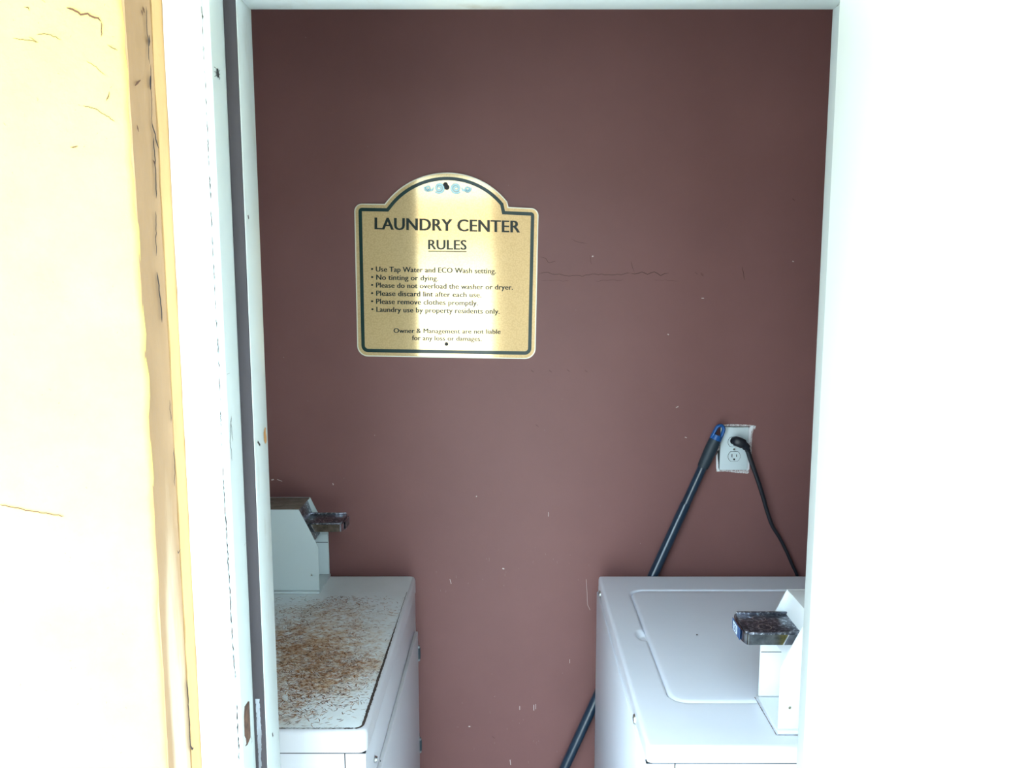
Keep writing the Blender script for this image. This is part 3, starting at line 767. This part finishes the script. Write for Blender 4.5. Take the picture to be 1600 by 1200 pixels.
# door face on the +x side
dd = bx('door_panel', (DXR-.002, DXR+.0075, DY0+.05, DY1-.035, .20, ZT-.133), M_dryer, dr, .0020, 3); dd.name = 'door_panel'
bm = BM(); cyl(bm, (DXR+.012, DY0+.09, .62), (DXR+.012, DY0+.09, .48), .007, n=12); box(bm, DXR+.004, DXR+.013, DY0+.084, DY0+.096, .60, .615); box(bm, DXR+.004, DXR+.013, DY0+.084, DY0+.096, .485, .50)
obj('door_handle', bm, M_screw, dd, smooth=True)
for zz in (-.955, -1.205):
    z = ZC+zz; bm = BM(); Yh = DY1-.032
    cyl(bm, (DXR+.0075, Yh, z-.020), (DXR+.0075, Yh, z+.020), .0042, n=12)
    box(bm, DXR-.001, DXR+.004, Yh-.001, Yh+.022, z-.030, z+.030, .001)
    hg = obj('hinge', bm, M_hinge, dr, smooth=True)
    bm = BM(); cyl(bm, (DXR+.003, Yh+.006, z+.025), (DXR+.0065, Yh+.006, z+.025), .004, n=10); obj('hinge_screw', bm, M_seam, hg)
    bm = BM(); cyl(bm, (DXR+.0078, Yh, z-.014), (DXR+.0078, Yh, z+.014), .0050, n=12); obj('hinge_barrel', bm, M_grip, hg)
for px, py in ((586.5, 1186),):
    p = P(px, py, 'x', DXR); bm = BM(); cyl(bm, p, p+Vector((.004, 0, 0)), .0065, .004, 16); obj('screw', bm, M_screw, dr, smooth=True)
bm = BM(); p = P(594, 1189, 'x', DXR+.006); cyl(bm, p, p+Vector((.001, 0, 0)), .0016, n=8); obj('paint_nick', bm, M_black, dr)
coin_meter(1, -.464, 1.980, 'grey coin meter standing on the rusty dryer top', False, False)

# ---------------------------------------------------------------- washer (right)
WX0, WX1, WY0, WY1 = .2200, .98, 1.264, 2.041
ws_ = empty('washer', (.6, 1.65, 0), 'white top-loading washer standing at the right', 'washer')
LX0, LX1, LY0, LY1 = .2815, .86, 1.404, 1.946
# deck: grid sheet with the lid well and finger scoop pressed into it
bm = BM()
def sdf_rr(x, y, x0, x1, y0, y1, r):
    cx, cy = (x0+x1)/2, (y0+y1)/2; qx = abs(x-cx)-(x1-x0)/2+r; qy = abs(y-cy)-(y1-y0)/2+r
    return math.hypot(max(qx, 0), max(qy, 0))+min(max(qx, qy), 0)-r
def sst(a, b, t):
    t = max(0, min(1, (t-a)/(b-a))); return t*t*(3-2*t)
def deckz(x, y):
    z = -.009*sst(.0, -.007, sdf_rr(x, y, LX0, LX1, LY0, LY1, .038)) if True else 0
    dx = (x-(LX0-.001))/.020; dy = (y-1.688)/.030
    rr = dx*dx+dy*dy
    if rr < 1: z = min(z, -.009*(1-sst(.35, 1.0, math.sqrt(rr))))
    return z
step = .003; e = .007; nx = int((WX1-WX0-2*e)/step); ny = int((WY1-WY0-2*e)/step)
G = []
for i in range(nx+1):
    G.append([])
    for j in range(ny+1):
        x = WX0+e+(WX1-WX0-2*e)*i/nx; y = WY0+e+(WY1-WY0-2*e)*j/ny
        G[-1].append(bm.verts.new((x, y, ZT+deckz(x, y))))
for i in range(nx):
    for j in range(ny): bm.faces.new((G[i][j], G[i+1][j], G[i+1][j+1], G[i][j+1]))
per = [G[i][0] for i in range(nx)]+[G[nx][j] for j in range(ny)]+[G[i][ny] for i in range(nx, 0, -1)]+[G[0][j] for j in range(ny, 0, -1)]
prev = per; cxm, cym = (WX0+WX1)/2, (WY0+WY1)/2
for k in list(range(1, 6))+[99]:
    t = math.pi/2*min(k, 5)/5; cur = []
    for v in per:
        bxp = 1 if v.co.x > WX1-e-1e-5 else (-1 if v.co.x < WX0+e+1e-5 else 0); byp = 1 if v.co.y > WY1-e-1e-5 else (-1 if v.co.y < WY0+e+1e-5 else 0)
        dv = Vector((bxp, byp, 0)); dv = dv.normalized() if dv.length else dv
        z = ZT-e+e*math.cos(t) if k != 99 else ZT-.0275
        cur.append(bm.verts.new((v.co.x+dv.x*e*math.sin(t), v.co.y+dv.y*e*math.sin(t), z)))
    n = len(per)
    for i in range(n): bm.faces.new((prev[i], prev[(i+1) % n], cur[(i+1) % n], cur[i]))
    prev = cur
obj('top_deck', bm, M_enamel, ws_, smooth=True, angle=60)
bm = BM()
rings = []
for ins, z in ((.0045, -.0085), (.0050, -.0050), (.0070, -.0022), (.0100, -.0006), (.0140, .0), (.030, .0003)):
    rings.append([(x, y, ZT+z) for x, y in rrect(LX0+ins, LX1-ins, LY0+ins, LY1-ins, .038-ins, 8)])
loft(bm, rings); ld = obj('lid', bm, M_enamel, ws_, smooth=True, angle=60)
bm = BM(); p = P(1089, 992, 'z', ZT); cyl(bm, p, p+Vector((0, 0, .0008)), .0016, n=8); obj('paint_nick', bm, M_black, ld)
bx('deck_skirt', (WX0+.0005, WX1-.001, WY0+.004, WY1-.001, ZT-.042, ZT-.0265), M_enamel, ws_, .001)
bx('cabinet', (WX0-.0035, WX1, WY0+.0015, WY1-.001, .02, ZT-.0405), M_enamel, ws_, .003)
bx('front_gap', (WX0-.001, .9, WY0+.0010, WY0+.010, ZT-.0299, ZT-.0272), M_seam, ws_)
bx('side_panel', (.267, .98, WY0+.0004, WY0+.004, .06, ZT-.0298), M_enamel, ws_, .001)
bx('side_panel', (WX0-.0030, .2652, WY0+.0008, WY0+.004, .06, ZT-.0298), M_enamel, ws_, .001)
bx('panel_seam', (.2652, .267, WY0+.001, WY0+.003, .06, ZT-.029), M_seam, ws_)
for yy in (1.985, 1.398):
    bm = BM(); cyl(bm, (WX0+.001, yy, ZT-.027), (WX0-.003, yy, ZT-.027), .0095, .008, 20); sc = obj('screw', bm, M_screw, ws_, smooth=True)
    bm = BM(); cyl(bm, (WX0-.0028, yy, ZT-.027), (WX0-.0034, yy, ZT-.027), .0045, n=6); obj('screw_socket', bm, M_black, sc)
for x in (WX0+.06, WX1-.06):
    for y in (WY0+.06, WY1-.06):
        bm = BM(); cyl(bm, (x, y, 0), (x, y, .022), .02, .016, 14); obj('foot', bm, M_black, ws_)
coin_meter(-1, .4455, 1.3635, 'white coin meter with blue price badge standing on the washer', True, True)
# grime line round the white meter's base
bm = BM()
gx = .4455; 
for a_, b_ in (((gx-.004, 1.299), (gx+.17, 1.299)), ((gx-.0045, 1.299), (gx-.0045, 1.426))):
    pts = [(a_[0]+(b_[0]-a_[0])*i/50, a_[1]+(b_[1]-a_[1])*i/50, ZT) for i in range(51)]
    ribbon(bm, pts, [.0012*rnd.uniform(.4, 1.5) for _ in pts], (0, 0, 1), .0006)
o = obj('grime_line', bm, M_rust, ws_)

# ---------------------------------------------------------------- small insect on the jamb
c0 = P(338.5, 114.5, 'x', JL)
ins = empty('insect', c0, 'tiny dark insect on the white left door jamb', 'insect')
bm = BM()
bmesh.ops.create_uvsphere(bm, u_segments=10, v_segments=8, radius=1, matrix=Matrix.Translation(c0+Vector((.0016, 0, -.001))) @ Matrix.Diagonal((.0012, .0030, .0042, 1)))
bmesh.ops.create_uvsphere(bm, u_segments=8, v_segments=6, radius=1, matrix=Matrix.Translation(c0+Vector((.0014, 0, .0038))) @ Matrix.Diagonal((.001, .0018, .0020, 1)))
obj('body', bm, M_black, ins, smooth=True)
for s in (-1, 1):
    for k in range(3):
        bm = BM(); z0 = .002-.002*k
        tube(bm, [c0+Vector((.001, s*.0015, z0)), c0+Vector((.002, s*.0050, z0+.002*(1-k))), c0+Vector((.0003, s*.0085, z0+.0035*(1-k)))], .0003, 5); obj('leg', bm, M_black, ins)
